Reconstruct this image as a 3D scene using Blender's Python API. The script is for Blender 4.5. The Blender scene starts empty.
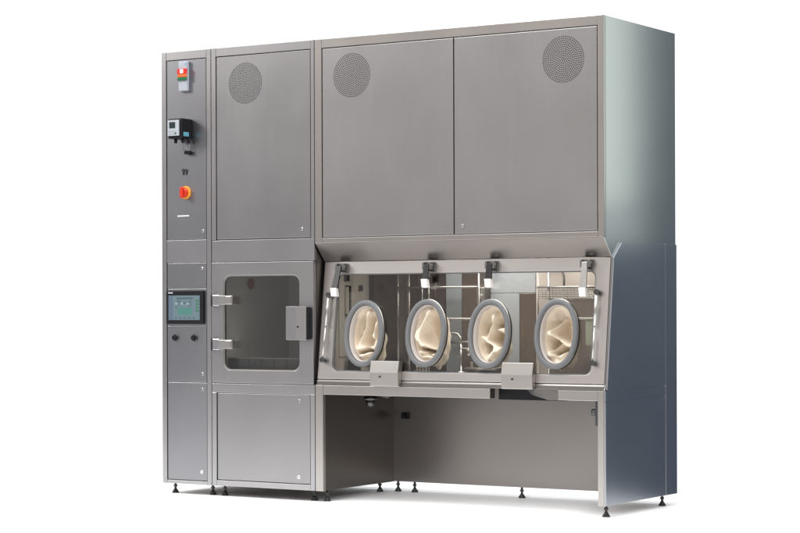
import bpy, bmesh, math, random
from mathutils import Vector, Matrix, noise

C = bpy.context.scene.collection
SC = bpy.context.scene
W, D, H, ZB = 2.632, 0.797, 2.355, 0.055     # width, depth, top and underside of the machine

# ------------------------------------------------------------------ camera
cam = bpy.data.cameras.new("camera")
cam.sensor_width = 36.0
cam.lens = 36.0 * 2065.96 / 800.0
cam.shift_y = (308.46 - 266.5) / 800.0
cam.clip_end = 200
co = bpy.data.objects.new("camera", cam)
C.objects.link(co)
co.matrix_world = (Matrix.Translation((6.97382, -8.67708, 0.98395))
                   @ Matrix.Rotation(0.5623978, 4, 'Z') @ Matrix.Rotation(math.pi / 2, 4, 'X')
                   @ Matrix.Rotation(-0.002857, 4, 'Z'))
SC.camera = co

# ------------------------------------------------------------------ studio surroundings (world)
wd = bpy.data.worlds.new("World")
SC.world = wd
wd.use_nodes = True
nt = wd.node_tree
nt.nodes.clear()


def N(tree, typ, **kw):
    n = tree.nodes.new(typ)
    for k, v in kw.items():
        setattr(n, k, v)
    return n


def mathn(tree, op, a, b=None, clamp=False):
    n = N(tree, 'ShaderNodeMath', operation=op, use_clamp=clamp)
    for i, v in enumerate((a, b)):
        if v is None:
            continue
        if isinstance(v, (int, float)):
            n.inputs[i].default_value = v
        else:
            tree.links.new(v, n.inputs[i])
    return n.outputs[0]


def ramp(tree, fac, stops, interp='LINEAR'):
    n = N(tree, 'ShaderNodeValToRGB')
    n.color_ramp.interpolation = interp
    el = n.color_ramp.elements
    while len(el) < len(stops):
        el.new(0.5)
    for e, (p, c) in zip(el, stops):
        e.position = p
        e.color = tuple(c) + (1,) if len(c) == 3 else c
    tree.links.new(fac, n.inputs[0])
    return n.outputs[0]


def sstep(tree, v, a, b):
    n = N(tree, 'ShaderNodeMapRange', interpolation_type='SMOOTHSTEP')
    n.inputs['From Min'].default_value = a
    n.inputs['From Max'].default_value = b
    tree.links.new(v, n.inputs['Value'])
    return n.outputs['Result']


def mixc(tree, fac, a, b):
    n = N(tree, 'ShaderNodeMix', data_type='RGBA')
    if isinstance(fac, (int, float)):
        n.inputs[0].default_value = fac
    else:
        tree.links.new(fac, n.inputs[0])
    for i, v in ((6, a), (7, b)):
        if isinstance(v, tuple):
            n.inputs[i].default_value = v + (1,)
        else:
            tree.links.new(v, n.inputs[i])
    return n.outputs[2]


tc = N(nt, 'ShaderNodeTexCoord')
sx = N(nt, 'ShaderNodeSeparateXYZ')
nt.links.new(tc.outputs['Generated'], sx.inputs[0])
dx, dy_, dz_ = sx.outputs
# room in front of the machine: cooler to the left, warmer to the right
xf = sstep(nt, dx, -0.70, -0.40)
front = mixc(nt, xf, (0.36, 0.37, 0.41), (0.72, 0.65, 0.615))
zf = sstep(nt, dz_, -0.30, 0.02)
front = mixc(nt, zf, (0.20, 0.18, 0.17), front)
top = sstep(nt, dz_, 0.25, 0.6)
front = mixc(nt, top, front, (2.1, 2.1, 2.1))
# dim bluish hall to the right and behind
hall = mixc(nt, sstep(nt, dz_, -0.12, 0.10), (0.055, 0.075, 0.112), (0.155, 0.185, 0.215))
back = sstep(nt, dy_, 0.15, 0.55)
col = mixc(nt, back, front, hall)
# white studio backdrop behind the machine
dt = N(nt, 'ShaderNodeVectorMath', operation='DOT_PRODUCT')
nt.links.new(tc.outputs['Generated'], dt.inputs[0])
dt.inputs[1].default_value = (-0.533, 0.846, 0.0)
wf = sstep(nt, dt.outputs['Value'], 0.74, 0.82)
col = mixc(nt, wf, col, (1.25, 1.25, 1.25))
bg = N(nt, 'ShaderNodeBackground')
bg.inputs['Strength'].default_value = 1.0
nt.links.new(col, bg.inputs['Color'])
wo = N(nt, 'ShaderNodeOutputWorld')
nt.links.new(bg.outputs[0], wo.inputs['Surface'])


def area(name, loc, target, sx_, sy_, power, color=(1, 1, 1)):
    l = bpy.data.lights.new(name, 'AREA')
    l.shape = 'RECTANGLE'
    l.size, l.size_y, l.energy, l.color = sx_, sy_, power, color
    o = bpy.data.objects.new(name, l)
    C.objects.link(o)
    o.location = loc
    o.rotation_euler = (Vector(target) - Vector(loc)).to_track_quat('-Z', 'Y').to_euler()
    return o


area("studio_key_light", (-4.2, -3.6, 4.4), (1.2, 0.1, 0.9), 1.2, 1.2, 115, (1.0, 0.97, 0.93))
area("studio_overhead_light", (1.4, -1.7, 5.4), (1.4, -0.5, 0.0), 4.4, 2.4, 210, (1, 1, 1))
# added tall softbox and dim strip behind the right flank, for the side sheet's reflection
area("studio_side_softbox", (3.355, 1.053, 2.30), (2.908, 0.159, 2.30), 0.60, 1.55, 3.6, (0.90, 1.0, 0.93))
area("studio_side_softbox", (3.30, 1.08, 1.41), (2.853, 0.186, 1.41), 0.52, 0.20, 0.22, (0.92, 1.0, 0.96))
# added low spot that keeps the floor under the bench white
sp = bpy.data.lights.new("studio_floor_spot", 'SPOT')
sp.energy, sp.spot_size, sp.spot_blend, sp.shadow_soft_size = 700, math.radians(10.5), 0.5, 0.10
so = bpy.data.objects.new("studio_floor_spot", sp)
C.objects.link(so)
so.location = (2.7, -2.9, 0.75)
so.scale = (2.6, 1, 1)
so.rotation_euler = (Vector((1.8, 0.05, 0.0)) - Vector(so.location)).to_track_quat('-Z', 'Y').to_euler()

SC.view_settings.view_transform = 'Standard'
SC.view_settings.look = 'None'
SC.view_settings.exposure = 0.0
SC.view_settings.gamma = 1.0
SC.render.engine = 'CYCLES'
SC.cycles.max_bounces = 10
SC.cycles.transparent_max_bounces = 12


# ------------------------------------------------------------------ materials
def new_mat(name):
    m = bpy.data.materials.new(name)
    m.use_nodes = True
    t = m.node_tree
    b = t.nodes['Principled BSDF']
    return m, t, b


def steel(name, base=(0.40, 0.39, 0.38), rough=0.38, brush=0.026, wav=0.02, axis='Z', var=0.022, rvar=0.10):
    m, t, b = new_mat(name)
    b.inputs['Metallic'].default_value = 1.0
    tc = N(t, 'ShaderNodeTexCoord')
    mp = N(t, 'ShaderNodeMapping')
    sc = {'Z': (260, 260, 3), 'X': (3, 260, 260)}[axis]
    mp.inputs['Scale'].default_value = sc
    t.links.new(tc.outputs['Object'], mp.inputs[0])
    n1 = N(t, 'ShaderNodeTexNoise')
    n1.inputs['Scale'].default_value = 1.0
    n1.inputs['Detail'].default_value = 3
    t.links.new(mp.outputs[0], n1.inputs['Vector'])
    n2 = N(t, 'ShaderNodeTexNoise')
    n2.inputs['Scale'].default_value = 2.3
    n2.inputs['Detail'].default_value = 4
    t.links.new(tc.outputs['Object'], n2.inputs['Vector'])
    r = mathn(t, 'ADD', mathn(t, 'MULTIPLY', mathn(t, 'SUBTRACT', n1.outputs[0], 0.5), brush * 2),
              mathn(t, 'MULTIPLY', mathn(t, 'SUBTRACT', n2.outputs[0], 0.5), rvar))
    r = mathn(t, 'ADD', r, rough)
    t.links.new(r, b.inputs['Roughness'])
    v = mathn(t, 'ADD', mathn(t, 'MULTIPLY', mathn(t, 'SUBTRACT', n1.outputs[0], 0.5), var * 2), 1.0)
    v = mathn(t, 'ADD', v, mathn(t, 'MULTIPLY', mathn(t, 'SUBTRACT', n2.outputs[0], 0.5), 0.10))
    vm = N(t, 'ShaderNodeVectorMath', operation='SCALE')
    vm.inputs[0].default_value = base
    t.links.new(v, vm.inputs['Scale'])
    t.links.new(vm.outputs[0], b.inputs['Base Color'])
    n3 = N(t, 'ShaderNodeTexNoise')
    n3.inputs['Scale'].default_value = 1.6
    n3.inputs['Detail'].default_value = 1
    t.links.new(tc.outputs['Object'], n3.inputs['Vector'])
    bp = N(t, 'ShaderNodeBump')
    bp.inputs['Strength'].default_value = 1.0
    bp.inputs['Distance'].default_value = wav * 0.25
    t.links.new(n3.outputs[0], bp.inputs['Height'])
    t.links.new(bp.outputs[0], b.inputs['Normal'])
    return m


def plain(name, colr, rough=0.5, metal=0.0, emis=None, estr=1.0, var=0.08, scale=18):
    m, t, b = new_mat(name)
    b.inputs['Metallic'].default_value = metal
    tc = N(t, 'ShaderNodeTexCoord')
    n = N(t, 'ShaderNodeTexNoise')
    n.inputs['Scale'].default_value = scale
    n.inputs['Detail'].default_value = 4
    t.links.new(tc.outputs['Object'], n.inputs['Vector'])
    v = mathn(t, 'ADD', mathn(t, 'MULTIPLY', mathn(t, 'SUBTRACT', n.outputs[0], 0.5), var * 2), 1.0)
    vm = N(t, 'ShaderNodeVectorMath', operation='SCALE')
    vm.inputs[0].default_value = colr
    t.links.new(v, vm.inputs['Scale'])
    t.links.new(vm.outputs[0], b.inputs['Base Color'])
    t.links.new(mathn(t, 'ADD', mathn(t, 'MULTIPLY', mathn(t, 'SUBTRACT', n.outputs[0], 0.5), 0.15), rough, True),
                b.inputs['Roughness'])
    if emis:
        b.inputs['Emission Color'].default_value = emis + (1,)
        b.inputs['Emission Strength'].default_value = estr
    return m


def glass_mat(name, tint=(0.86, 0.89, 0.87), refl=1.0, ior=1.5):
    m, t, b = new_mat(name)
    t.nodes.remove(b)
    tr = N(t, 'ShaderNodeBsdfTransparent')
    tr.inputs[0].default_value = tint + (1,)
    gl = N(t, 'ShaderNodeBsdfGlossy')
    gl.inputs['Roughness'].default_value = 0.02
    gl.inputs[0].default_value = (refl, refl, refl, 1)
    fr = N(t, 'ShaderNodeFresnel')
    # same reflectance on both faces of the sheet
    gm = N(t, 'ShaderNodeNewGeometry')
    ex = mathn(t, 'SUBTRACT', 1.0, mathn(t, 'MULTIPLY', gm.outputs['Backfacing'], 2.0))
    t.links.new(mathn(t, 'POWER', ior, ex), fr.inputs[0])
    mx = N(t, 'ShaderNodeMixShader')
    t.links.new(fr.outputs[0], mx.inputs[0])
    t.links.new(tr.outputs[0], mx.inputs[1])
    t.links.new(gl.outputs[0], mx.inputs[2])
    t.links.new(mx.outputs[0], t.nodes['Material Output'].inputs['Surface'])
    return m


M = {}
M['steel'] = steel('brushed_steel')
M['panel'] = steel('brushed_steel_panel', (0.385, 0.38, 0.378), 0.36)
M['ctrim'] = steel('cool_lit_steel_trim', (0.395, 0.392, 0.396), 0.34)  # trim tinted cool to carry the left side's reflected light
M['cplate'] = steel('cool_lit_steel_plate', (0.362, 0.360, 0.370), 0.37)  # same cool light tint for the filler plates
M['cpanel'] = steel('cool_lit_steel_panel', (0.296, 0.299, 0.314), 0.36)  # bluish and darker: cool dim reflection painted into the control cabinet's sheets
M['mpanel'] = steel('dim_lit_steel_panel', (0.338, 0.335, 0.340), 0.36)  # slightly darkened sheet colour for the dimmer reflection on the airlock cabinet
M['trim'] = steel('steel_trim', (0.44, 0.42, 0.40), 0.33, axis='X')
M['wframe'] = steel('window_frame_steel', (0.52, 0.495, 0.475), 0.35, axis='X')
M['polish'] = steel('polished_steel', (0.50, 0.50, 0.50), 0.13, brush=0.03, wav=0.05)
M['flank'] = steel('polished_steel_flank', (0.52, 0.53, 0.52), 0.29, brush=0.008, wav=0.006, var=0.01, rvar=0.04)
M['flank_low'] = steel('satin_steel_flank', (0.45, 0.475, 0.51), 0.30, brush=0.006, wav=0.006, var=0.01, rvar=0.05)  # bluish base colour paints in the blue that plain stainless mirrors
M['bay'] = steel('bay_steel', (0.235, 0.22, 0.21), 0.36)  # steel darkened in colour to hold the bay's shade and dull reflections
M['hood'] = steel('hood_steel', (0.20, 0.183, 0.172), 0.34, axis='X')  # dark base colour stands in for a darker floor mirrored under the hood
M['air'] = plain('airlock_lining', (0.56, 0.57, 0.55), 0.4, var=0.04, scale=3)
M['airdark'] = plain('dark_tray_steel', (0.16, 0.17, 0.18), 0.4, 1.0)
M['bayside'] = steel('bay_steel_shaded', (0.135, 0.125, 0.115), 0.34)  # darker copy of the bay steel, shade of the side walls in its colour
M['chrome'] = plain('chrome', (0.62, 0.62, 0.62), 0.16, 1.0, var=0.03, scale=1.5)
M['satin'] = plain('satin_metal', (0.50, 0.49, 0.47), 0.32, 1.0, var=0.05)
M['darkmetal'] = plain('dark_metal', (0.10, 0.10, 0.10), 0.35, 1.0)
M['clampgrey'] = plain('clamp_steel', (0.22, 0.22, 0.215), 0.3, 1.0, scale=2)
M['leverdark'] = plain('dark_lever', (0.05, 0.05, 0.05), 0.35, 0.7)
M['black'] = plain('black_plastic', (0.007, 0.007, 0.009), 0.5)
M['black'].node_tree.nodes['Principled BSDF'].inputs['Specular IOR Level'].default_value = 0.22
M['hole'] = plain('dark_hole', (0.012, 0.012, 0.012), 0.8)
M['ring'] = plain('grey_port_plastic', (0.118, 0.122, 0.128), 0.5, var=0.05)
M['cuff'] = plain('ivory_cuff_rubber', (0.47, 0.43, 0.40), 0.5, var=0.03)
M['coat'] = plain('light_grey_coating', (0.42, 0.40, 0.36), 0.45, var=0.04, scale=5)
M['cablegrey'] = plain('grey_cable', (0.17, 0.17, 0.18), 0.5)
M['keypad'] = plain('pale_keypad', (0.36, 0.39, 0.42), 0.45, var=0.03)
M['white'] = plain('white_plastic', (0.62, 0.64, 0.68), 0.4, var=0.03)
M['palegrey'] = plain('pale_grey_plastic', (0.34, 0.36, 0.41), 0.4, var=0.03)
M['red_lens'] = plain('lit_red_lens', (0.42, 0.012, 0.012), 0.25, 0, (1.0, 0.05, 0.03), 0.22)
M['red_core'] = plain('glowing_lamp_core', (0.9, 0.5, 0.4), 0.3, 0, (1.0, 0.72, 0.62), 1.3)
M['orange_lens'] = plain('orange_lens', (0.62, 0.13, 0.03), 0.25)
M['green_lens'] = plain('green_lens', (0.012, 0.12, 0.045), 0.25)
M['red_knob'] = plain('red_knob_plastic', (0.55, 0.03, 0.012), 0.3)
M['yellow'] = plain('yellow_plate', (0.70, 0.30, 0.03), 0.4)
M['cyan'] = plain('cyan_label', (0.10, 0.32, 0.42), 0.4)
M['lcd'] = plain('dark_display', (0.02, 0.03, 0.03), 0.2)
M['scr_bg'] = plain('screen_background', (0.02, 0.02, 0.02), 0.3, 0, (0.20, 0.31, 0.36), 0.68)
M['scr_side'] = plain('screen_side_column', (0.02, 0.02, 0.02), 0.3, 0, (0.13, 0.19, 0.27), 0.8)
M['scr_line'] = plain('screen_lines', (0.02, 0.02, 0.02), 0.3, 0, (0.08, 0.14, 0.17), 0.8)
M['scr_green'] = plain('screen_green', (0.02, 0.02, 0.02), 0.3, 0, (0.05, 0.27, 0.21), 0.9)
M['scr_green2'] = plain('screen_button_green', (0.02, 0.02, 0.02), 0.3, 0, (0.05, 0.22, 0.12), 0.8)
M['scr_white'] = plain('screen_white', (0.02, 0.02, 0.02), 0.3, 0, (0.34, 0.44, 0.47), 0.9)
M['floor'] = plain('white_studio_floor', (0.95, 0.95, 0.95), 0.6, var=0.005)
M['glass'] = glass_mat('front_glass', (0.885, 0.88, 0.865))
M['dglass'] = glass_mat('smoked_door_glass', (0.80, 0.795, 0.775), ior=1.55)
M['mesh'] = plain('wire_mesh', (0.20, 0.21, 0.21), 0.4, 1.0)
M['rod'] = plain('rod_steel', (0.36, 0.35, 0.34), 0.36, 1.0, scale=2)
M['green_box'] = plain('pale_green_plastic', (0.40, 0.45, 0.36), 0.5)
M['hose'] = plain('dark_rubber_hose', (0.07, 0.065, 0.06), 0.5)
M['red_dot'] = plain('plain_red', (0.30, 0.06, 0.04), 0.5)


def fabric(name, base):
    m, t, b = new_mat(name)
    b.inputs['Roughness'].default_value = 0.75
    tc = N(t, 'ShaderNodeTexCoord')
    n = N(t, 'ShaderNodeTexNoise')
    n.inputs['Scale'].default_value = 16
    n.inputs['Detail'].default_value = 5
    t.links.new(tc.outputs['Object'], n.inputs['Vector'])
    c = mixc(t, n.outputs[0], tuple(x * 0.9 for x in base), tuple(min(1, x * 1.08) for x in base))
    t.links.new(c, b.inputs['Base Color'])
    b.inputs['Sheen Weight'].default_value = 0.15
    w = N(t, 'ShaderNodeTexNoise')
    w.inputs['Scale'].default_value = 55
    w.inputs['Detail'].default_value = 3
    t.links.new(tc.outputs['Object'], w.inputs['Vector'])
    bp = N(t, 'ShaderNodeBump')
    bp.inputs['Strength'].default_value = 0.5
    bp.inputs['Distance'].default_value = 0.004
    t.links.new(w.outputs[0], bp.inputs['Height'])
    t.links.new(bp.outputs[0], b.inputs['Normal'])
    return m


M['fabric'] = fabric('cream_glove_fabric', (0.70, 0.61, 0.49))


# ------------------------------------------------------------------ mesh building
class MB:
    def __init__(self):
        self.bm = bmesh.new()

    def _face(self, vs, mi=0, smooth=False):
        try:
            f = self.bm.faces.new(vs)
            f.material_index = mi
            f.smooth = smooth
        except ValueError:
            pass

    def box(self, x0, x1, y0, y1, z0, z1, mi=0):
        v = [self.bm.verts.new(p) for p in ((x0, y0, z0), (x1, y0, z0), (x1, y1, z0), (x0, y1, z0),
                                            (x0, y0, z1), (x1, y0, z1), (x1, y1, z1), (x0, y1, z1))]
        for q in ((0, 3, 2, 1), (4, 5, 6, 7), (0, 1, 5, 4), (1, 2, 6, 5), (2, 3, 7, 6), (3, 0, 4, 7)):
            self._face([v[i] for i in q], mi)
        return self

    def hexa(self, pts, mi=0):
        """eight corners: bottom four then top four"""
        v = [self.bm.verts.new(p) for p in pts]
        for q in ((0, 3, 2, 1), (4, 5, 6, 7), (0, 1, 5, 4), (1, 2, 6, 5), (2, 3, 7, 6), (3, 0, 4, 7)):
            self._face([v[i] for i in q], mi)
        return self

    def prism(self, loop, x0, x1, mi=0):
        """(y, z) outline drawn out along x"""
        a = [self.bm.verts.new((x0, y, z)) for y, z in loop]
        b = [self.bm.verts.new((x1, y, z)) for y, z in loop]
        n = len(loop)
        self._face(a[::-1], mi)
        self._face(b, mi)
        for i in range(n):
            self._face([a[i], a[(i + 1) % n], b[(i + 1) % n], b[i]], mi)
        return self

    def cyl(self, p0, p1, r0, r1=None, n=20, mi=0, smooth=True):
        r1 = r0 if r1 is None else r1
        p0, p1 = Vector(p0), Vector(p1)
        d = (p1 - p0).normalized()
        u = d.orthogonal().normalized()
        w = d.cross(u)
        A, B = [], []
        for i in range(n):
            a = 2 * math.pi * i / n
            o = u * math.cos(a) + w * math.sin(a)
            A.append(self.bm.verts.new(p0 + o * r0))
            B.append(self.bm.verts.new(p1 + o * r1))
        self._face(A[::-1], mi)
        self._face(B, mi)
        for i in range(n):
            j = (i + 1) % n
            self._face([A[i], A[j], B[j], B[i]], mi, smooth)
        return self

    def tube(self, pts, r, n=10, mi=0):
        pts = [Vector(p) for p in pts]
        rings = []
        u = None
        for i, p in enumerate(pts):
            d = (pts[min(i + 1, len(pts) - 1)] - pts[max(i - 1, 0)]).normalized()
            u = d.orthogonal().normalized() if u is None else (u - d * u.dot(d)).normalized()
            w = d.cross(u)
            rings.append([self.bm.verts.new(p + (u * math.cos(2 * math.pi * k / n) + w * math.sin(2 * math.pi * k / n)) * r)
                          for k in range(n)])
        for a, b in zip(rings, rings[1:]):
            for k in range(n):
                self._face([a[k], a[(k + 1) % n], b[(k + 1) % n], b[k]], mi, True)
        self._face(rings[0][::-1], mi)
        self._face(rings[-1], mi)
        return self

    def loft(self, rings, mi=0, cap0=False, cap1=False, smooth=True):
        R = [[self.bm.verts.new(p) for p in r] for r in rings]
        n = len(R[0])
        for a, b in zip(R, R[1:]):
            for k in range(n):
                self._face([a[k], a[(k + 1) % n], b[(k + 1) % n], b[k]], mi, smooth)
        if cap0:
            self._face(R[0][::-1], mi)
        if cap1:
            self._face(R[-1], mi)
        return self

    def holed(self, outer, inners, fn, th, mi=0):
        """plate with holes: 2-D loops, fn(u, v, depth) -> point"""
        t = bmesh.new()
        loops = []
        for lp in [outer] + inners:
            vs = [t.verts.new((p[0], p[1], 0)) for p in lp]
            for i in range(len(vs)):
                t.edges.new((vs[i], vs[(i + 1) % len(vs)]))
            loops.append(lp)
        bmesh.ops.triangle_fill(t, edges=t.edges[:], use_beauty=True)
        t.verts.index_update()
        uv = [(v.co.x, v.co.y) for v in t.verts]
        F = [self.bm.verts.new(fn(u, v, 0.0)) for u, v in uv]
        B = [self.bm.verts.new(fn(u, v, th)) for u, v in uv]
        for f in t.faces:
            ii = [v.index for v in f.verts]
            self._face([F[i] for i in ii], mi)
            self._face([B[i] for i in reversed(ii)], mi)
        k = 0
        for lp in loops:
            n = len(lp)
            for i in range(n):
                a, b = k + i, k + (i + 1) % n
                self._face([F[a], F[b], B[b], B[a]], mi)
            k += n
        t.free()
        return self

    def build(self, name, mats, parent=None, bevel=0.0, seg=2):
        bmesh.ops.recalc_face_normals(self.bm, faces=self.bm.faces[:])
        me = bpy.data.meshes.new(name)
        self.bm.to_mesh(me)
        self.bm.free()
        for m in (mats if isinstance(mats, (list, tuple)) else [mats]):
            me.materials.append(m)
        o = bpy.data.objects.new(name, me)
        C.objects.link(o)
        if parent is not None:
            o.parent = parent
        if bevel:
            b = o.modifiers.new('edge', 'BEVEL')
            b.width = bevel
            b.segments = seg
            b.limit_method = 'ANGLE'
            b.angle_limit = math.radians(35)
        return o


def thing(name, label, cat, group=None):
    o = bpy.data.objects.new(name, None)
    C.objects.link(o)
    o['label'] = label
    o['category'] = cat
    if group:
        o['group'] = group
    return o


def tag(o, label, cat, group=None):
    o['label'] = label
    o['category'] = cat
    if group:
        o['group'] = group
    return o


def rrect(u0, u1, v0, v1, r, n=8):
    pts = []
    for cx_, cy_, a0 in ((u1 - r, v1 - r, 0), (u0 + r, v1 - r, 90), (u0 + r, v0 + r, 180), (u1 - r, v0 + r, 270)):
        for i in range(n + 1):
            a = math.radians(a0 + 90 * i / n)
            pts.append((cx_ + r * math.cos(a), cy_ + r * math.sin(a)))
    return pts


def rect(u0, u1, v0, v1):
    return [(u0, v0), (u1, v0), (u1, v1), (u0, v1)]


def fy(u, v, d):           # front-facing plate, depth going into the machine
    return Vector((u, d, v))


# ------------------------------------------------------------------ the floor
fl = MB().box(-2.0, 5.5, -2.4, 0.9, -0.02, 0.0).build('floor', M['floor'])
fl['kind'] = 'structure'


def foot(x, y, parent):
    mb = MB()
    mb.cyl((x, y, 0.012), (x, y, ZB + 0.004), 0.0065, n=12)
    mb.cyl((x, y, 0.034), (x, y, 0.043), 0.011, n=6, smooth=False)
    mb.cyl((x, y, 0.0005), (x, y, 0.006), 0.0185, 0.018, n=24)
    mb.cyl((x, y, 0.006), (x, y, 0.022), 0.018, 0.0075, n=24)
    return mb.build('foot', M['darkfoot'], parent)


M['darkfoot'] = plain('dark_foot_metal', (0.035, 0.035, 0.035), 0.35, 0.6)


def cam_lock(x, z, parent, y=-0.001):
    mb = MB()
    mb.cyl((x, y + 0.002, z), (x, y - 0.004, z), 0.0105, 0.0095, n=20, mi=0)
    mb.cyl((x, y - 0.004, z), (x, y - 0.0055, z), 0.0065, 0.006, n=16, mi=0)
    mb.box(x - 0.004, x + 0.004, y - 0.0062, y - 0.0056, z - 0.0012, z + 0.0012, mi=1)
    return mb.build('lock', [M['chrome'], M['black']], parent)


def vent(x, z, r, parent):
    mb = MB()
    rings, step = 11, r / 11.4
    for k in range(rings + 1):
        n = max(1, 6 * k)
        for i in range(n):
            a = 2 * math.pi * i / n + 0.13 * (k % 2)
            mb.cyl((x + k * step * math.cos(a), 0.001, z + k * step * math.sin(a)),
                   (x + k * step * math.cos(a), -0.0007, z + k * step * math.sin(a)), step * 0.30, n=8)
    return mb.build('vent', M['hole'], parent)


BV = 0.0018


def pieces(lst, mat, parent):
    for nm, *b in lst:
        MB().box(*b).build(nm, mat, parent, BV)


PY0, PY1 = 0.0, 0.018    # front skin

# ================================================================== 1 control cabinet
cc = thing('control_cabinet', 'narrow brushed steel cabinet with touch screen, red rotary switch and signal light', 'control cabinet')
X1 = 0.3292
mb = MB()
mb.box(0.002, X1 - 0.002, 0.024, D - 0.004, ZB + 0.003, H - 0.003)
mb.build('carcass', M['steel'], cc)
pieces([('post', 0, 0.030, 0, 0.0235, ZB, H), ('post', 0.3005, X1, 0, 0.0235, ZB, H),
        ('rail', 0.0305, 0.300, 0.0005, 0.023, 2.310, H - 0.0005), ('rail', 0.0305, 0.300, 0.0005, 0.023, ZB + 0.0005, 0.0735)], M['ctrim'], cc)
MB().box(0, 0.003, 0.0245, D, ZB, H).build('side_sheet', M['flank'], cc)
MB().box(0.0345, 0.2965, 0.002, 0.021, 1.3545, 2.3065).build('upper_panel', M['cpanel'], cc, BV)
MB().box(0.032, 0.2985, 0.0005, 0.021, 1.2325, 1.3505).build('filler_plate', M['cplate'], cc, BV)
mb = MB()
mb.box(0.0345, 0.2965, 0.002, 0.021, 1.094, 1.2285)
mb.box(0.0345, 0.2965, 0.0035, 0.021, 0.897, 1.0915)
mb.box(0.0345, 0.2965, 0.002, 0.021, 0.598, 0.8945)
mb.build('middle_panel', M['cpanel'], cc, BV)
MB().box(0.0345, 0.2965, 0.003, 0.021, 0.078, 0.5945).build('lower_panel', M['cpanel'], cc, BV)
for x, z in ((0.267, 1.198), (0.267, 0.641), (0.266, 0.559), (0.265, 0.123), (0.273, 1.396)):
    cam_lock(x, z, cc, 0.002)
for x, y in ((0.040, 0.06), (0.292, 0.06), (0.040, 0.73), (0.292, 0.73)):
    foot(x, y, cc)
# signal light
sl = MB().box(0.129, 0.188, -0.020, 0.002, 2.140, 2.298).build('signal_light', M['palegrey'], cc, 0.004)
mb = MB().box(0.127, 0.190, -0.027, -0.0205, 2.2310, 2.258, 0)
mb.box(0.146, 0.167, -0.0282, -0.0272, 2.2345, 2.2545, 1)
mb.build('red_lens', [M['red_lens'], M['red_core']], sl, 0.002)
MB().box(0.127, 0.190, -0.026, -0.0205, 2.2140, 2.2300).build('orange_lens', M['orange_lens'], sl, 0.002)
MB().box(0.127, 0.190, -0.026, -0.0205, 2.1960, 2.2125).build('green_lens', M['green_lens'], sl, 0.002)
MB().cyl((0.179, -0.0202, 2.282), (0.179, -0.0215, 2.282), 0.005, n=14).build('status_dot', M['cyan'], sl)
# measuring instrument
pc = MB().box(0.112, 0.206, -0.088, 0.002, 1.884, 1.990).build('measuring_instrument', M['black'], cc, 0.006)
mb = MB().box(0.117, 0.190, -0.096, -0.0885, 1.898, 1.981, 0)
mb.box(0.128, 0.168, -0.0975, -0.0963, 1.938, 1.970, 1)
for i in range(3):
    for j in range(2):
        mb.box(0.125 + i * 0.019, 0.138 + i * 0.019, -0.0975, -0.0963, 1.905 + j * 0.014, 1.914 + j * 0.014, 2 if (i, j) != (2, 0) else 3)
mb.build('keypad', [M['keypad'], M['lcd'], M['palegrey'], M['scr_green2']], pc, 0.001)
MB().box(0.2063, 0.2072, -0.075, -0.030, 1.896, 1.918).build('label_plate', M['cyan'], pc)
for px_, py__ in ((0.135, -0.05), (0.190, -0.060), (0.198, -0.02)):
    MB().cyl((px_, py__, 1.886), (px_, py__, 1.862), 0.009, 0.008, n=14).build('cable_gland', M['black'], pc)
cb = MB()
cb.tube([(0.190, -0.060, 1.862), (0.184, -0.055, 1.845), (0.176, -0.04, 1.832), (0.172, -0.02, 1.824), (0.174, -0.008, 1.818)], 0.0028)
cb.tube([(0.198, -0.02, 1.862), (0.203, -0.02, 1.845), (0.203, -0.02, 1.83), (0.200, -0.012, 1.818)], 0.0026)
cbo = cb.build('cable', M['cablegrey'], cc)
MB().cyl((0.168, -0.010, 1.815), (0.206, -0.012, 1.811), 0.0105, n=16).build('plug', M['black'], cbo)
# two small marks above the switch
for i, x in enumerate((0.146, 0.166)):
    mb = MB()
    mb.cyl((x, 0.003, 1.722 - 0.002 * i), (x, -0.004, 1.722 - 0.002 * i), 0.008, n=14)
    mb.box(x - 0.003, x + 0.003, -0.003, 0.003, 1.697, 1.715)
    mb.build('key_switch', M['darkmetal'], cc)
# main switch
sw = MB().cyl((0.160, 0.003, 1.602), (0.160, -0.008, 1.602), 0.036, 0.034, n=36).build('rotary_switch', M['yellow'], cc)
mb = MB().cyl((0.160, -0.008, 1.602), (0.160, -0.026, 1.602), 0.026, 0.022, n=30)
mb.box(0.151, 0.169, -0.040, -0.0255, 1.573, 1.631)
mb.build('knob', M['red_knob'], sw, 0.003)
MB().box(0.105, 0.182, 0.0005, 0.0025, 1.4755, 1.4825).build('label_strip', M['white'], cc)
# touch screen
ts = MB().box(0.036, 0.284, -0.012, 0.004, 0.905, 1.081).build('touch_screen', M['black'], cc, 0.003)
mb = MB()
sxx0, sxx1, sz0, sz1 = 0.053, 0.262, 0.926, 1.056
yy = -0.0126
mb.box(sxx0, sxx1, yy, -0.0118, sz0, sz1, 0)
yl = yy - 0.0005
mb.box(sxx0 + 0.001, sxx0 + 0.030, yl, yy, sz0 + 0.002, sz1 - 0.002, 1)
mb.box(sxx0 + 0.055, sxx0 + 0.165, yl, yy, sz1 - 0.020, sz1 - 0.010, 2)
random.seed(5)
for i in range(48):
    x = random.uniform(sxx0 + 0.040, sxx0 + 0.150)
    z = random.uniform(sz0 + 0.050, sz1 - 0.030)
    if random.random() < 0.5:
        mb.box(x, x + random.uniform(0.008, 0.024), yl, yy, z, z + 0.0022, 2)
    else:
        mb.box(x, x + 0.0022, yl, yy, z, z + random.uniform(0.006, 0.016), 2)
for i in range(3):
    cx0 = sxx0 + 0.045 + i * 0.038
    mb.box(cx0, cx0 + 0.014, yl - 0.0003, yy, sz0 + 0.080, sz0 + 0.094, 5)
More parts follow.
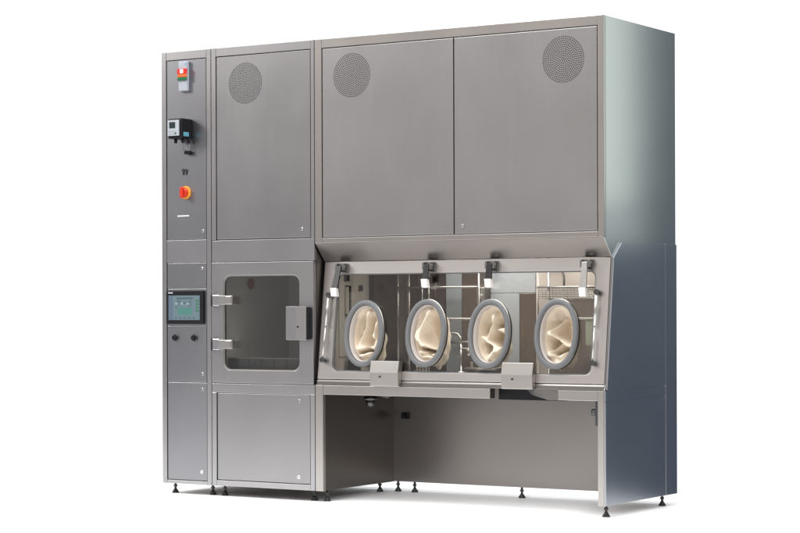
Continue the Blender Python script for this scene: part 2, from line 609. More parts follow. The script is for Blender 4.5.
for i in range(4):
    for j in range(3):
        mb.box(sxx0 + 0.064 + i * 0.024, sxx0 + 0.085 + i * 0.024, yl - 0.0002, yy, sz0 + 0.028 + j * 0.012, sz0 + 0.038 + j * 0.012, 3)
for j in range(4):
    mb.box(sxx1 - 0.026, sxx1 - 0.005, yl, yy, sz1 - 0.034 - j * 0.018, sz1 - 0.022 - j * 0.018, 4)
for i in range(5):
    mb.box(sxx0 + 0.04 + i * 0.030, sxx0 + 0.058 + i * 0.030, yl, yy, sz0 + 0.008, sz0 + 0.014, 2)
mb.build('screen', [M['scr_bg'], M['scr_side'], M['scr_line'], M['scr_green'], M['scr_green2'], M['scr_white']], ts)
mb = MB()
for i in range(5):
    x = 0.052 + i * 0.0062
    mb.box(x, x + 0.0044, -0.0126, -0.0118, 1.0675, 1.0735)
mb.build('emblem', M['white'], ts)
for x in (0.090, 0.217):
    b_ = MB().cyl((x, 0.003, 0.832), (x, -0.006, 0.832), 0.019, 0.018, n=26).build('push_button', M['darkmetal'], cc)
    MB().cyl((x, -0.006, 0.832), (x, -0.016, 0.832), 0.0135, 0.0125, n=22).build('button_cap', M['black'], b_)

# ================================================================== 2 airlock cabinet
ac = thing('airlock_cabinet', 'brushed steel cabinet with round cornered window door and silver hinges', 'airlock cabinet')
A0, A1 = 0.3325, 0.9895
mb = MB()
mb.box(A0 + 0.002, A1 - 0.002, 0.024, D - 0.004, 1.236, H - 0.003)
mb.box(A0 + 0.002, A1 - 0.002, 0.024, D - 0.004, ZB + 0.003, 0.60)
mb.box(A0 + 0.002, A1 - 0.002, 0.66, D - 0.004, 0.60, 1.236)
mb.box(A0 + 0.002, 0.385, 0.024, 0.66, 0.60, 1.236)
mb.box(0.945, A1 - 0.002, 0.024, 0.66, 0.60, 1.236)
mb.build('carcass', M['bay'], ac)
pieces([('post', A0, 0.362, 0, 0.0235, 1.3475, H), ('post', 0.9685, A1, 0, 0.0235, 1.3475, H),
        ('rail', 0.3625, 0.968, 0.0005, 0.023, 2.3095, H - 0.0005),
        ('post', A0, 0.362, 0, 0.0235, ZB, 0.545), ('post', 0.962, A1, 0, 0.0235, ZB, 0.545),
        ('rail', 0.3625, 0.9615, 0.0005, 0.023, ZB + 0.0005, 0.0845), ('rail', A0, A1, 0.0002, 0.023, 0.5455, 0.5935)], M['ctrim'], ac)
up = MB().box(0.3665, 0.9645, 0.002, 0.021, 1.3495, 2.3055).build('upper_panel', M['mpanel'], ac, BV)
MB().box(A0 + 0.0005, A1 - 0.0005, 0.0005, 0.023, 1.2315, 1.3435).build('filler_plate', M['cplate'], ac, BV)
vent(0.554, 2.160, 0.108, up).location = (0, 0.0018, 0)
cam_lock(0.910, 1.392, ac, 0.002)
dr = MB().holed(rect(A0 + 0.0035, A1 - 0.003, 0.598, 1.2275), [rrect(0.414, 0.904, 0.664, 1.160, 0.045)],
                lambda u, v, d: Vector((u, -0.006 + d, v)), 0.026).build('door', M['ctrim'], ac, BV)
MB().holed(rrect(0.410, 0.908, 0.660, 1.164, 0.048), [], lambda u, v, d: Vector((u, 0.003 + d, v)), 0.006).build('window', M['dglass'], dr)
MB().holed(rrect(0.4145, 0.9035, 0.6645, 1.1595, 0.0445), [rrect(0.4195, 0.8985, 0.6695, 1.1545, 0.041)],
           lambda u, v, d: Vector((u, -0.003 + d, v)), 0.0055).build('window_seal', M['satin'], dr)
for z in (1.029, 0.798):
    hg = MB().box(0.358, 0.400, -0.030, -0.0055, z - 0.029, z + 0.029).build('hinge', M['chrome'], ac, 0.003)
    mb = MB().box(0.4005, 0.494, -0.036, -0.020, z - 0.022, z + 0.024)
    mb.box(0.452, 0.488, -0.0395, -0.0365, z - 0.018, z + 0.020)
    mb.build('hinge_arm', M['satin'], hg, 0.003)
    MB().cyl((0.354, -0.020, z - 0.032), (0.354, -0.020, z + 0.032), 0.010, n=16).build('hinge_pin', M['black'], hg)
lb = MB().box(0.850, 0.974, -0.036, -0.0065, 0.828, 0.992).build('lock_box', M['black'], ac, 0.003)  # black spacer body; its tone also paints the shadow behind the cover
MB().holed([(0.838, -0.040), (0.905, -0.043), (0.965, -0.040), (0.965, -0.0365), (0.838, -0.0365)], [],
           lambda u, v, d: Vector((u, v, 0.824 + d)), 0.172).build('cover', M['ctrim'], lb, 0.001)
MB().cyl((0.915, -0.0405, 0.892), (0.915, -0.0445, 0.892), 0.005, n=14).build('keyhole', M['black'], lb)
MB().box(0.3665, 0.9575, 0.004, 0.021, 0.0885, 0.5425).build('lower_panel', M['mpanel'], ac, BV)
for z in (0.511, 0.121):
    cam_lock(0.888, z, ac, 0.004)
# inside of the airlock
mb = MB()
MB().box(0.3895, 0.9405, 0.62, 0.6395, 0.613, 1.233).build('inner_back_wall', M['white'], ac)
mb.box(0.3855, 0.9445, 0.64, 0.6595, 0.612, 1.234)
mb.box(0.3855, 0.389, 0.025, 0.6395, 0.612, 1.234)
mb.box(0.941, 0.9445, 0.025, 0.6395, 0.612, 1.234)
mb.box(0.3855, 0.9445, 0.025, 0.6595, 0.6005, 0.6115)
mb.build('inner_wall', M['air'], ac)
sh = MB()
sh.box(0.392, 0.938, 0.060, 0.064, 0.612, 0.724, 1)
sh.box(0.392, 0.938, 0.056, 0.100, 0.7245, 0.7285, 0)
for k in range(6):
    sh.box(0.45 + k * 0.08, 0.453 + k * 0.08, 0.0570, 0.0598, 0.62, 0.722, 1)
sh.build('shelf', [M['satin'], M['airdark']], ac)
MB().cyl((0.3895, 0.27, 1.118), (0.393, 0.27, 1.118), 0.030, n=24).build('red_disc', M['red_dot'], ac)  # flat red disc on the left inner wall
for x, y in ((0.372, 0.06), (0.945, 0.06), (0.958, 0.66), (0.372, 0.73)):
    foot(x, y, ac)

# ================================================================== 3 glove box isolator
gb = thing('glove_box', 'wide brushed steel isolator bench with tilted glass front and four oval glove ports', 'isolator')
G0 = 0.993
BAYB = 0.672
YT, ZT, YB, ZBT = 0.085, 1.222, 0.012, 0.623
PROF_UP = [(0.024, 1.330), (0.024, H - 0.003), (D - 0.004, H - 0.003), (D - 0.004, 1.32), (0.10, 1.32)]
MB().prism([(0.024, 1.322), (0.024, H - 0.003), (D - 0.004, H - 0.003), (D - 0.004, 1.322)], G0 + 0.002, W - 0.0035).build('carcass', M['steel'], gb)
pieces([('post', G0, 1.036, 0, 0.0235, 1.3165, H), ('post', 2.6015, W - 0.0003, 0, 0.0235, 1.3165, H),
        ('rail', 1.0365, 2.601, 0.0005, 0.023, 2.3085, H - 0.0005), ('rail', 1.0365, 2.601, 0.0005, 0.023, 1.317, 1.3425)], M['trim'], gb)
for a, b_, vx in ((1.0405, 1.8140, 1.220), (1.8200, 2.5970, 2.420)):
    dp = MB().box(a, b_, 0.002, 0.021, 1.3475, 2.3040).build('door_panel', M['panel'], gb, BV)
    vent(vx, 2.160, 0.112, dp).location = (0, 0.0018, 0)
    if a > 1.5:
        cam_lock(1.863, 1.385, dp, 0.002)
# slanted underside of the hood
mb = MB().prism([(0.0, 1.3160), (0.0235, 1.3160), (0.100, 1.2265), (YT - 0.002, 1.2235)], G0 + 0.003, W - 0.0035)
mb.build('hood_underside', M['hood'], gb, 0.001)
mb = MB().prism([(0.0245, 1.3155), (0.70, 1.3155), (0.70, 1.290), (0.105, 1.290), (0.101, 1.2275)], G0 + 0.003, W - 0.0035)
mb.build('hood_floor', M['bay'], gb)
# right flank
fk = MB().prism([(0.0240, H - 0.001), (D, H - 0.001), (D, ZB), (0.0005, ZB), (0.0005, 0.5965), (YB + 0.0005, ZBT), (YT, ZT), (0.0005, 1.3162), (0.024, 1.3162)],
                W - 0.003, W).build('side_sheet', M['flank'], gb, 0.0008)
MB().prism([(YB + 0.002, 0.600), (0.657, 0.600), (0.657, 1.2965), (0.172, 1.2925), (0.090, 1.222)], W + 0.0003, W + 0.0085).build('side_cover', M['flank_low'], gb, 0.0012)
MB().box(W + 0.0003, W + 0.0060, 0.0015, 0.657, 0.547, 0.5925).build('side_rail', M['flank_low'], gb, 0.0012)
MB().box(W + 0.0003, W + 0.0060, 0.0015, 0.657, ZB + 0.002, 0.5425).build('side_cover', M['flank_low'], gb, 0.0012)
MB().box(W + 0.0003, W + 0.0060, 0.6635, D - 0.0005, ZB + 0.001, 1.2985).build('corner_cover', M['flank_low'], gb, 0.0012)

# --- tilted front
dyv, dzv = YT - YB, ZT - ZBT
LG = math.hypot(dyv, dzv)
TV = Vector((0, dyv, dzv)) / LG
NV = Vector((0, -dzv, dyv)) / LG
OG = Vector((0, YB, ZBT))


def G(x, t, n=0.0):
    return Vector((x, 0, 0)) + OG + TV * t + NV * n


def gbox(mb, x0, x1, t0, t1, n0, n1, mi=0):
    return mb.hexa([G(x0, t0, n1), G(x1, t0, n1), G(x1, t0, n0), G(x0, t0, n0),
                    G(x0, t1, n1), G(x1, t1, n1), G(x1, t1, n0), G(x0, t1, n0)], mi)


PORTS = [(1.271, 0.236, 1), (1.636, 0.239, 2), (1.996, 0.237, 3), (2.364, 0.238, 4)]
RA, RB = 0.116, 0.168


def oval(cx_, ct, a, b, n=72, e=2.12):
    pts = []
    for i in range(n):
        th = 2 * math.pi * i / n
        c, s = math.cos(th), math.sin(th)
        pts.append((cx_ + a * math.copysign(abs(c) ** (2 / e), c), ct + b * math.copysign(abs(s) ** (2 / e), s)))
    return pts


gf = MB().holed(rect(1.002, W - 0.0045, 0.004, 0.6035), [rrect(1.084, 2.556, 0.044, 0.541, 0.034)],
                lambda u, v, d: G(u, v, 0.006 - d), 0.022).build('window_frame', M['wframe'], gb, BV)
MB().holed(rrect(1.080, 2.560, 0.040, 0.545, 0.036), [oval(p[0], p[1], RA - 0.012, RB - 0.012) for p in PORTS],
           lambda u, v, d: G(u, v, -0.002 - d), 0.008).build('window_pane', M['glass'], gf)
MB().holed(rrect(1.0845, 2.5555, 0.0445, 0.5405, 0.0335), [rrect(1.0895, 2.5505, 0.0495, 0.5355, 0.031)],
           lambda u, v, d: G(u, v, 0.0015 - d), 0.0032).build('window_seal', M['ring'], gf)
mb = MB().prism([(0.004, 0.5970), (0.004, 0.6150), (YB, ZBT + 0.0025), (0.06, ZBT + 0.0025), (0.06, 0.5970)], 1.000, W - 0.004)
mb.build('sill', M['bay'], gb, BV)

# --- bench below
pieces([('post', G0, 1.0395, 0, 0.0235, ZB, 0.5955), ('post', 2.5975, W - 0.0035, 0, 0.0235, ZB, 0.5955),
        ('bench_rail', 1.0400, 2.017, 0.0005, 0.050, 0.5475, 0.5950), ('bench_rail', 2.388, 2.597, 0.0005, 0.050, 0.5475, 0.5950)], M['trim'], gb)
MB().box(2.018, 2.387, 0.085, 0.10, 0.540, 0.596).build('rail_gap_shade', M['black'], gb)  # black plate painting the shade inside the rail gap
mb = MB().hexa([(2.33, 0.012, 0.546), (2.3875, 0.012, 0.546), (2.3875, 0.084, 0.546), (2.20, 0.084, 0.566),
                (2.26, 0.012, 0.5960), (2.3875, 0.012, 0.5960), (2.3875, 0.084, 0.5960), (2.17, 0.084, 0.5960)])
mb.build('gusset', M['bay'], gb)
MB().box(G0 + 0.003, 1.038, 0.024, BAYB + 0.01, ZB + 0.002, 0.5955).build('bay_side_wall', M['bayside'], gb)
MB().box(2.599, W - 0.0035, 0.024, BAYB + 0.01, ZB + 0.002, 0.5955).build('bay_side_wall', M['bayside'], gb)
mb = MB().box(1.0385, 2.5985, BAYB, BAYB + 0.012, ZB + 0.005, 0.5955)
mb.build('bay_back_wall', M['bay'], gb)
mb = MB()
mb.box(1.0385, 2.5985, 0.055, BAYB - 0.001, 0.5975, 0.6170)
mb.build('bench_underside', M['bay'], gb)
MB().box(G0 + 0.003, W - 0.004, BAYB + 0.013, D - 0.003, ZB + 0.003, 1.289).build('service_duct', M['steel'], gb)

# --- chamber
CB = 0.43
mb = MB()
mb.box(1.040, 2.592, 0.062, CB, 0.640, 0.655)
mb.build('chamber_floor', M['polish'], gb)
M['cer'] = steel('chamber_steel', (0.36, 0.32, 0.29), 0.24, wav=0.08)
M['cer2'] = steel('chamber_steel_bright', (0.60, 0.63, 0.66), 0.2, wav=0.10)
M['cer3'] = steel('chamber_steel_dark', (0.13, 0.10, 0.085), 0.22, wav=0.08)  # dark brown copy of the chamber steel for its dim reflections
M['palelow'] = plain('dull_bluish_reflection_steel', (0.23, 0.26, 0.28), 0.3, 0.3, var=0.10, scale=3)  # duller bluish reflection band, painted as panel colour
M['brown'] = steel('brown_reflection_steel', (0.27, 0.22, 0.18), 0.26, wav=0.03)  # brown reflections of the steel back wall painted as colour
M['pale'] = plain('bluish_reflection_steel', (0.37, 0.405, 0.44), 0.3, 0.25, var=0.10, scale=3)  # bluish-white reflection on the steel wall painted as a pale colour
M['cream'] = plain('cream_lit_panel', (0.40, 0.365, 0.335), 0.4, var=0.03, scale=4)  # warm brightness of the ceiling lamp put into a cream colour
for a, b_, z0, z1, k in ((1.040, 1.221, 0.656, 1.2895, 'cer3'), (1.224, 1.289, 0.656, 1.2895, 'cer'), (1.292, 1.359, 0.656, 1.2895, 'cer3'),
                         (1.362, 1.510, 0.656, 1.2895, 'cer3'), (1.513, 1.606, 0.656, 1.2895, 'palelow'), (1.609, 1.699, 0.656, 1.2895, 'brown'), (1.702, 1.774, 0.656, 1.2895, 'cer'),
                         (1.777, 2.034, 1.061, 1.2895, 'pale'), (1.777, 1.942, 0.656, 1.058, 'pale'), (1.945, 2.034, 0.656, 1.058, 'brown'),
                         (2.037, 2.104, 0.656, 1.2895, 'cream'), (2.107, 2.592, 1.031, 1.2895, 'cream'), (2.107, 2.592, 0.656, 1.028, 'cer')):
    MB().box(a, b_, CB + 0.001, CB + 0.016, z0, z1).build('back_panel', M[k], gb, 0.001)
mb = MB()
mb.box(1.030, 1.0395, 0.10, CB + 0.016, 0.656, 1.2895)
mb.build('chamber_wall', M['coat'], gb)
mb = MB().box(2.5925, 2.601, 0.10, CB + 0.016, 0.656, 1.2895)
mb.build('chamber_wall', M['cer'], gb)
# door in the left chamber wall towards the airlock
ad = MB().box(1.0400, 1.0460, 0.145, 0.405, 0.735, 1.230).build('inner_door', M['coat'], gb, 0.004)
mb = MB()
mb = MB()
mb.tube([(1.047, 0.20, 1.10), (1.075, 0.20, 1.10), (1.075, 0.20, 0.95), (1.047, 0.20, 0.95)], 0.006)
mb.build('handle', M['darkmetal'], ad)
MB().box(1.0465, 1.062, 0.185, 0.215, 1.125, 1.165).build('hinge', M['darkmetal'], ad)
MB().box(1.0465, 1.062, 0.32, 0.34, 1.075, 1.105).build('lock', M['darkmetal'], ad)

# --- glove ports
V3 = Vector


# crests (+) and valleys (-) of each pushed-in glove: from, to, height, width
FOLDS = {
    1: [(.12, .82, -.38, -.36, .052, .20), (.34, .50, .26, -.34, -.080, .16), (.82, .60, .52, -.06, .052, .15), (.52, -.06, .74, -.42, .030, .12),
        (-.52, -.52, .62, -.50, .050, .12), (-.40, -.84, .5, -.74, .034, .10), (-.45, -.70, .4, -.64, -.030, .06), (-.62, .4, -.6, -.4, -.02, .14)],
    2: [(.02, .85, -.74, -.10, .046, .30), (-.74, -.10, -.36, -.46, .030, .14), (.50, .66, .58, -.55, -.044, .22), (.94, .4, .92, -.2, .026, .16),
        (-.56, -.50, .30, -.66, -.036, .08), (-.36, -.42, .50, -.58, .034, .10), (-.46, -.66, .42, -.78, .026, .08), (-.30, -.86, .4, -.88, .022, .08),
        (-.1, -.70, .2, -.80, -.022, .06), (-.1, .3, .12, -.35, .010, .3)],
    3: [(.12, .64, -.14, -.10, .056, .20), (.20, .36, .20, -.16, -.050, .13), (.24, .18, .98, .12, .054, .16), (.62, -.08, .66, -.26, -.030, .14),
        (-.58, -.10, .44, -.50, .056, .10), (.46, -.40, .84, -.30, -.060, .09), (.42, -.52, 1.0, -.42, .044, .10), (.26, -.58, -.10, -.88, .040, .11),
        (-.40, -.34, -.05, -.60, -.046, .10), (.5, -.72, .4, -.95, -.024, .08), (-.55, .5, -.45, .1, -.022, .16)],
    4: [(.12, .60, -.62, .04, .036, .14), (-.62, .04, .68, -.44, .046, .10), (.16, .5, .30, -.1, -.022, .25), (.74, -.48, -.16, -.66, -.056, .10),
        (.14, -.36, -.68, -.72, .034, .10), (-.40, -.20, -.55, -.52, -.034, .12), (-.68, -.80, .88, -.56, .030, .13), (.80, .4, .55, -.15, .026, .12),
        (.95, .1, .8, -.3, .02, .12)],
}


# how far each sleeve reaches into the chamber, and how far it sags
BAG = {1: (0.125, 0.105), 2: (0.155, 0.085), 3: (0.125, 0.075), 4: (0.135, 0.095)}


def crumple(u, v, seed):
    """height of the creased cloth: u, v in -1..1"""
    wu = u + 0.07 * noise.noise(V3((u * 2.2, v * 2.2, seed * 2.0)))
    wv = v + 0.05 * noise.noise(V3((u * 2.2, v * 2.2, seed * 2.0 + 7)))
    h = 0.0
    for u0, v0, u1, v1, a, w in FOLDS[seed]:
        ax, ay, bx, by = u0, v0 * 1.55, u1, v1 * 1.55
        px, py = wu, wv * 1.55
        l2 = (bx - ax) ** 2 + (by - ay) ** 2
        q = max(0.0, min(1.0, ((px - ax) * (bx - ax) + (py - ay) * (by - ay)) / l2))
        dd = math.hypot(px - ax - q * (bx - ax), py - ay - q * (by - ay))
        dd = math.sqrt(dd * dd + 0.0003) - 0.017
        h += 2.3 * a * math.exp(-dd / (w * 0.95))
    p = V3((wu * 2.0 + seed * 3.7, wv * 3.0 + seed, 1.3))
    d2, _ = noise.voronoi(p)
    low = max(0.0, min(1.0, (-v - 0.2) / 0.4))
    return h + (0.012 + 0.022 * low) * min(d2[1] - d2[0], 0.5) + 0.004 * noise.noise(p)


def glove_port(cx_, ct, seed):
    prof = [(RA - 0.000, RB - 0.000, 0.002), (RA + 0.001, RB + 0.001, 0.016), (RA - 0.003, RB - 0.003, 0.022),
            (RA - 0.018, RB - 0.018, 0.024), (RA - 0.0235, RB - 0.0235, 0.020), (RA - 0.025, RB - 0.025, -0.012), (RA - 0.014, RB - 0.014, -0.014),
            (RA - 0.002, RB - 0.002, -0.012), (RA - 0.001, RB - 0.001, -0.0115)]
    rings = [[G(x, t, n) for x, t in oval(cx_, ct, a, b)] for a, b, n in prof]
    pr = MB().loft(rings).build('glove_port', M['ring'], gb)
    lip = [[G(x, t, n) for x, t in oval(cx_, ct, a, b)] for a, b, n in
           ((RA + 0.001, RB + 0.001, 0.0065), (RA + 0.0022, RB + 0.0022, 0.0085), (RA + 0.0022, RB + 0.0022, 0.0115), (RA + 0.001, RB + 0.001, 0.0135))]
    MB().loft(lip).build('clamp_band', M['satin'], pr)
    a0, b0 = RA - 0.026, RB - 0.026
    rings = [[G(x, t, n) for x, t in oval(cx_, ct, a, b)] for a, b, n in
             ((a0 + 0.002, b0 + 0.002, 0.006), (a0 - 0.001, b0 - 0.001, 0.009), (a0 - 0.004, b0 - 0.004, 0.006), (a0 - 0.007, b0 - 0.008, -0.034))]
    MB().loft(rings).build('cuff', M['cuff'], pr)
    # the glove, pushed in and creased
    a1, b1 = a0 - 0.006, b0 - 0.007
    NR, NT = 70, 160
    mb = MB()
    rings = []
    for i in range(NR + 1):
        r = 1.0 - i / NR
        ring = []
        for k in range(NT):
            th = 2 * math.pi * k / NT
            u, v = r * math.cos(th), r * math.sin(th)
            edge = min(1.0, (1 - r) * 5.0)
            base = -0.028 - 0.100 * (1 - r ** 3.0)
            nn = base + edge * crumple(u, v, seed)
            # slack cloth gathers towards the bottom
            nn += 0.030 * edge * max(0.0, -v) ** 1.5
            nn = max(min(nn, -0.004), -0.008 - BAG[seed][0] + 0.05 * r)
            ring.append(G(cx_ + a1 * u, ct + b1 * v, nn))
        rings.append(ring)
    mb.loft(rings, cap1=True)
    # outside of the sleeve hanging in the chamber
    bag = []
    NB = 26
    for i in range(NB + 1):
        s = i / NB
        dep = -0.014 - BAG[seed][0] * s - 0.02 * math.sin(s * 3)
        sag = -BAG[seed][1] * s ** 1.1
        sc = (1 - s ** 2.6) ** 0.5 * (0.97 - 0.26 * s) + 0.02
        ring = []
        for k in range(NT):
            th = 2 * math.pi * k / NT
            w = 1 + 0.16 * math.sin(math.pi * s) * (noise.noise(V3((math.cos(th) * 2.2 + seed * 4, math.sin(th) * 2.2, s * 4))) * 1.6)
            stretch = 1 + 0.10 * s
            p = G(cx_ + (a0 - 0.001) * sc * w * math.cos(th), ct + sag + (b0 - 0.001) * sc * w * stretch * math.sin(th), dep)
            p.z = max(p.z, 0.660)
            ring.append(p)
        bag.append(ring)
    mb.loft(bag, cap1=True)
    mb.build('glove', M['fabric'], pr)
    return pr


for cx_, ct, sd in PORTS:
    glove_port(cx_, ct, sd)

# --- clamps along the top of the window frame
for cx_, tip, outw in ((1.120, 0.418, 0.070), (1.640, 0.462, 0.045), (1.998, 0.460, 0.040), (2.516, 0.412, 0.045)):
    mb = MB()
    gbox(mb, cx_ - 0.031, cx_ + 0.026, 0.548, 0.594, 0.0065, 0.016)
    gbox(mb, cx_ - 0.031, cx_ - 0.020, 0.553, 0.590, 0.0165, 0.042)
    gbox(mb, cx_ + 0.010, cx_ + 0.021, 0.553, 0.590, 0.0165, 0.042)
    mb.cyl(G(cx_ - 0.034, 0.576, 0.032), G(cx_ + 0.026, 0.576, 0.032), 0.006, n=12)
    cl = mb.build('clamp', M['clampgrey'], gb, 0.0015)
    mb = MB()
    hw, hs = 0.018, 0.014
    t1 = tip + 0.042
    xs = cx_ - 0.005
    mb.hexa([G(xs - hw, t1, outw + 0.006), G(xs + hw, t1, outw + 0.006), G(xs + hw, t1, outw - 0.004), G(xs - hw, t1, outw - 0.004),
             G(xs - hs, 0.578, 0.046), G(xs + hs, 0.578, 0.046), G(xs + hs, 0.578, 0.036), G(xs - hs, 0.578, 0.036)])
    mb.build('lever', M['leverdark'] if cx_ < 2.3 else M['satin'], cl, 0.0015)
    mb = MB()
    mb.hexa([G(xs - hw, tip, outw + 0.004), G(xs + hw, tip, outw + 0.004), G(xs + hw, tip, outw - 0.022), G(xs - hw, tip, outw - 0.022),
             G(xs - hw, t1 - 0.001, outw + 0.016), G(xs + hw, t1 - 0.001, outw + 0.016), G(xs + hw, t1 - 0.001, outw - 0.006), G(xs - hw, t1 - 0.001, outw - 0.006)])
    mb.build('lever_tip', M['tip'] if 'tip' in M else M.setdefault('tip', plain('bright_plated_tip', (0.86, 0.85, 0.83), 0.3, 0.4, var=0.03)), cl, 0.002)

# --- gas struts
for xa, ta, xb, tb in ((1.052, 0.432, 1.040, 0.098), (2.575, 0.436, 2.572, 0.100)):
    pa, pb = G(xa, ta, 0.028), G(xb, tb, 0.028)
    mid = pa.lerp(pb, 0.48)
    st = MB().cyl(pa, mid, 0.0075, n=16).build('gas_strut', M['satin'], gb)
    MB().cyl(mid, pb, 0.0045, n=14).build('rod', M['satin'], st)
    for x, t in ((xa, ta), (xb, tb)):
        mb = MB()
        mb.cyl(G(x, t, 0.004), G(x, t, 0.034), 0.009, n=16)
        mb.cyl(G(x, t, 0.020), G(x, t, 0.037), 0.0135, 0.0125, n=16)
        mb.build('ball_joint', M['darkmetal'], st)

# --- folded lock covers on the sill
for x0, x1 in ((1.341, 1.508), (2.094, 2.264)):
    mb = MB()
    p = [(G(0, 0.096, 0.007)), (G(0, 0.096, 0.040)), (G(0, 0.036, 0.046)), (G(0, -0.030, 0.034)), (G(0, -0.030, 0.007))]
    mb.prism([(q.y, q.z) for q in p], x0, x1)
    lk = mb.build('lock_cover', M['trim'], gb, 0.002)
    xm = x0 + 0.062
    MB().cyl(G(xm, 0.016, 0.0415), G(xm, 0.016, 0.0465), 0.0055, n=14).build('keyhole', M['darkmetal'], lk)

for x, y in ((1.024, 0.06), (1.030, 0.73), (1.135, 0.73), (1.795, 0.72), (2.605, 0.07), (2.600, 0.70)):
    foot(x, y, gb)

# --- fittings in the knee bay
mb = MB()
mb.cyl((1.205, 0.19, 0.5965), (1.205, 0.19, 0.530), 0.030, 0.030, n=20)
mb.cyl((1.205, 0.19, 0.530), (1.205, 0.19, 0.516), 0.040, 0.040, n=24)
mb.cyl((1.205, 0.19, 0.516), (1.205, 0.19, 0.482), 0.026, 0.020, n=20)
mb.cyl((1.165, 0.19, 0.548), (1.25, 0.19, 0.548), 0.013, n=14)
mb.build('drain_valve', M['darkmetal'], gb)
mb = MB()
mb.tube([(1.25, 0.19, 0.548), (1.30, 0.20, 0.535), (1.33, 0.21, 0.55), (1.335, 0.21, 0.5965)], 0.009)
mb.build('drain_hose', M['hose'], gb)
mb = MB()
mb.box(1.098, 1.138, BAYB - 0.018, BAYB - 0.0005, 0.396, 0.428)
mb.cyl((1.118, BAYB - 0.018, 0.412), (1.118, BAYB - 0.034, 0.412), 0.012, n=14)
mb.build('socket', M['black'], gb)
mb = MB()
mb.box(2.570, 2.5965, 0.028, 0.060, 0.430, 0.546)
mb.cyl((2.548, 0.045, 0.492), (2.5705, 0.045, 0.492), 0.016, n=16)
mb.build('latch', M['darkmetal'], gb)

# ================================================================== things inside the chamber
mb = MB()
YR = 0.385
for x in (1.250, 1.318, 1.735):
    mb.cyl((x, YR, 0.656), (x, YR, 1.26), 0.0055, n=10)
for z, a, b_ in ((1.092, 1.250, 1.735), (0.930, 1.250, 1.790), (0.812, 1.510, 1.790)):
    mb.cyl((a, YR - 0.012, z), (b_, YR - 0.012, z), 0.0062, n=10)
for x in (1.250, 1.318, 1.735):
    for dy in (-0.02,):
        mb.box(x - 0.014, x + 0.014, YR + dy - 0.008, YR + dy + 0.026, 0.656, 0.664)
tag(mb.build('support_rack', M['rod']), 'thin steel rod rack between the second and third glove ports', 'rack')
mb = MB()
for x in (2.075, 2.135):
    mb.cyl((x, YR, 0.656), (x, YR, 1.26), 0.007 if x > 2.1 else 0.004, n=10)
for z, a, b_ in ((1.088, 2.075, 2.52), (0.932, 2.135, 2.52)):
    mb.cyl((a, YR - 0.012, z), (b_, YR - 0.012, z), 0.0062, n=10)
mb.cyl((2.52, YR, 0.656), (2.52, YR, 1.10), 0.006, n=10)
tag(mb.build('support_rack', M['rod']), 'thin steel rod rack standing behind the rightmost glove port', 'rack')
# wire basket on the right rack
mb = MB()
bx0, bx1, by0, by1, bz0, bz1 = 2.160, 2.495, 0.23, 0.372, 1.030, 1.082
for k in range(18):
    x = bx0 + (bx1 - bx0) * k / 17
    mb.tube([(x, by0, bz1), (x, by0 + 0.006, bz0), (x, by1 - 0.006, bz0), (x, by1, bz1)], 0.0011, n=6)
for k in range(6):
    z = bz0 + (bz1 - bz0) * k / 5
    mb.tube([(bx0, by0, z), (bx1, by0, z), (bx1, by1, z), (bx0, by1, z), (bx0, by0, z)], 0.0012, n=6)
for k in range(6):
    y = by0 + 0.01 + (by1 - by0 - 0.02) * k / 5
    mb.cyl((bx0, y, bz0), (bx1, y, bz0), 0.0011, n=6)
tag(mb.build('wire_basket', M['mesh']), 'shallow wire mesh basket hung on rods at upper right behind the glass', 'basket')
mb = MB()
pts = [(2.118, 0.385, 1.20)]
for k in range(13):
    a = math.pi / 2 * k / 12
    pts.append((2.15 + 0.07 * math.sin(a), 0.385, 1.125 + 0.075 * math.cos(a)))
pts.append((2.22, 0.385, 1.088))
mb.tube(pts, 0.006)
tag(mb.build('hose', M['hose']), 'thin dark hose curving down above the wire basket', 'hose')
mb = MB()
mb.box(2.36, 2.50, 0.34, 0.42, 0.80, 0.925)
mb.box(2.355, 2.505, 0.335, 0.425, 0.9255, 0.936)
tag(mb.build('plastic_box', M['green_box'], None, 0.006), 'pale green plastic box beside the rightmost glove', 'box')
# bench stand with small tap
st = thing('tap_stand', 'small thin metal stand with curved tap between the middle glove ports', 'stand')
mb = MB()
mb.cyl((1.655, 0.34, 0.656), (1.655, 0.34, 0.664), 0.040, 0.036, n=24)
mb.cyl((1.655, 0.34, 0.664), (1.655, 0.34, 0.80), 0.006, n=12)
mb.build('post', M['chrome'], st)
mb = MB()
mb.tube([(1.655, 0.34, 0.80), (1.652, 0.34, 0.835), (1.635, 0.34, 0.855), (1.605, 0.34, 0.860), (1.585, 0.34, 0.850)], 0.0055)
mb.cyl((1.64, 0.34, 0.78), (1.72, 0.34, 0.78), 0.005, n=10)
mb.cyl((1.70, 0.34, 0.745), (1.70, 0.34, 0.785), 0.010, n=12)
mb.build('tap', M['satin'], st)
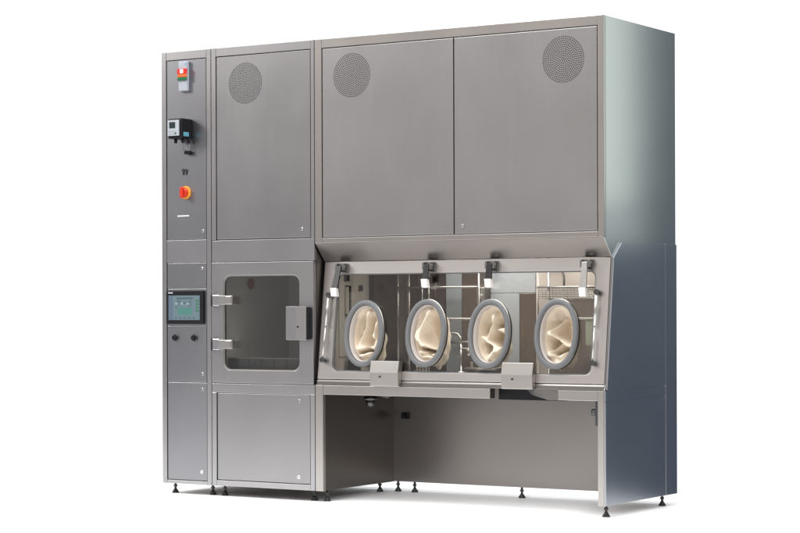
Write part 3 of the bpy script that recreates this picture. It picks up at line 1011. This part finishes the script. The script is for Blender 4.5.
# small turntable
tt = thing('turntable', 'low round dark turntable on chamber floor below the third glove port', 'turntable')
MB().cyl((1.80, 0.33, 0.656), (1.80, 0.33, 0.676), 0.030, n=24).build('base', M['black'], tt)
mb = MB().cyl((1.80, 0.33, 0.676), (1.80, 0.33, 0.686), 0.105, n=40)
mb.cyl((1.74, 0.30, 0.686), (1.74, 0.30, 0.715), 0.009, n=12)
mb.build('plate', M['satin'], tt, 0.0015)
mb = MB()
mb.cyl((1.945, 0.36, 0.656), (1.945, 0.36, 0.700), 0.050, 0.048, n=26)
mb.cyl((1.945, 0.36, 0.700), (1.945, 0.36, 0.712), 0.040, 0.034, n=26)
tag(mb.build('black_pot', M['black']), 'small black pot on the chamber floor right of the third glove port', 'pot')
mb = MB().box(1.060, 1.110, 0.20, 0.25, 0.656, 0.730)  # added black block, stands in for the dark void below the wall panel
mb.cyl((1.085, 0.225, 0.730), (1.085, 0.225, 0.742), 0.018, n=16)
tag(mb.build('void_block', M['black'], None, 0.003), 'black block in place of a dark void left of the first glove port', 'dark_block')
mb = MB()
for k in range(4):
    mb.cyl((1.40 + 0.018 * k, 0.33, 0.656), (1.40 + 0.018 * k, 0.33, 0.700), 0.007, n=10)
    mb.cyl((1.40 + 0.018 * k, 0.33, 0.700), (1.40 + 0.018 * k, 0.33, 0.708), 0.0045, n=10)
mb.box(1.388, 1.466, 0.318, 0.342, 0.664, 0.668)
tag(mb.build('vial_rack', M['satin']), 'small rack of vials behind the left lock cover', 'rack')

mf = thing('pipe_manifold', 'thin vertical pipes with small valve blocks behind the second glove port', 'manifold')
for x in (1.385, 1.425):
    MB().cyl((x, 0.405, 0.656), (x, 0.405, 1.28), 0.0045, n=10).build('pipe', M['rod'], mf)
for x, z in ((1.385, 1.17), (1.425, 1.13), (1.385, 0.90)):
    mb = MB().box(x - 0.012, x + 0.012, 0.390, 0.420, z - 0.018, z + 0.018)
    mb.cyl((x, 0.376, z), (x, 0.3905, z), 0.009, n=14)
    mb.build('valve', M['darkmetal'], mf)
mb = MB()
mb.tube([(1.79, 0.40, 1.245), (1.79, 0.40, 1.16), (1.784, 0.40, 1.12), (1.775, 0.40, 1.09), (1.775, 0.40, 0.99)], 0.0055)
tag(mb.build('cable', M['hose']), 'dark cable hanging against the pale chamber panel above the third glove port', 'cable')
mb = MB().box(1.715, 1.760, 0.395, 0.425, 1.00, 1.09)
mb.cyl((1.7375, 0.385, 1.045), (1.7375, 0.3955, 1.045), 0.012, n=16)
tag(mb.build('junction_box', M['satin'], None, 0.003), 'small metal junction box on the chamber back between second and third glove ports', 'junction box')

# lamp in the chamber ceiling
area("chamber_ceiling_lamp", (1.95, 0.26, 1.283), (1.95, 0.265, 0.66), 1.0, 0.12, 6.5, (1.0, 0.95, 0.88))
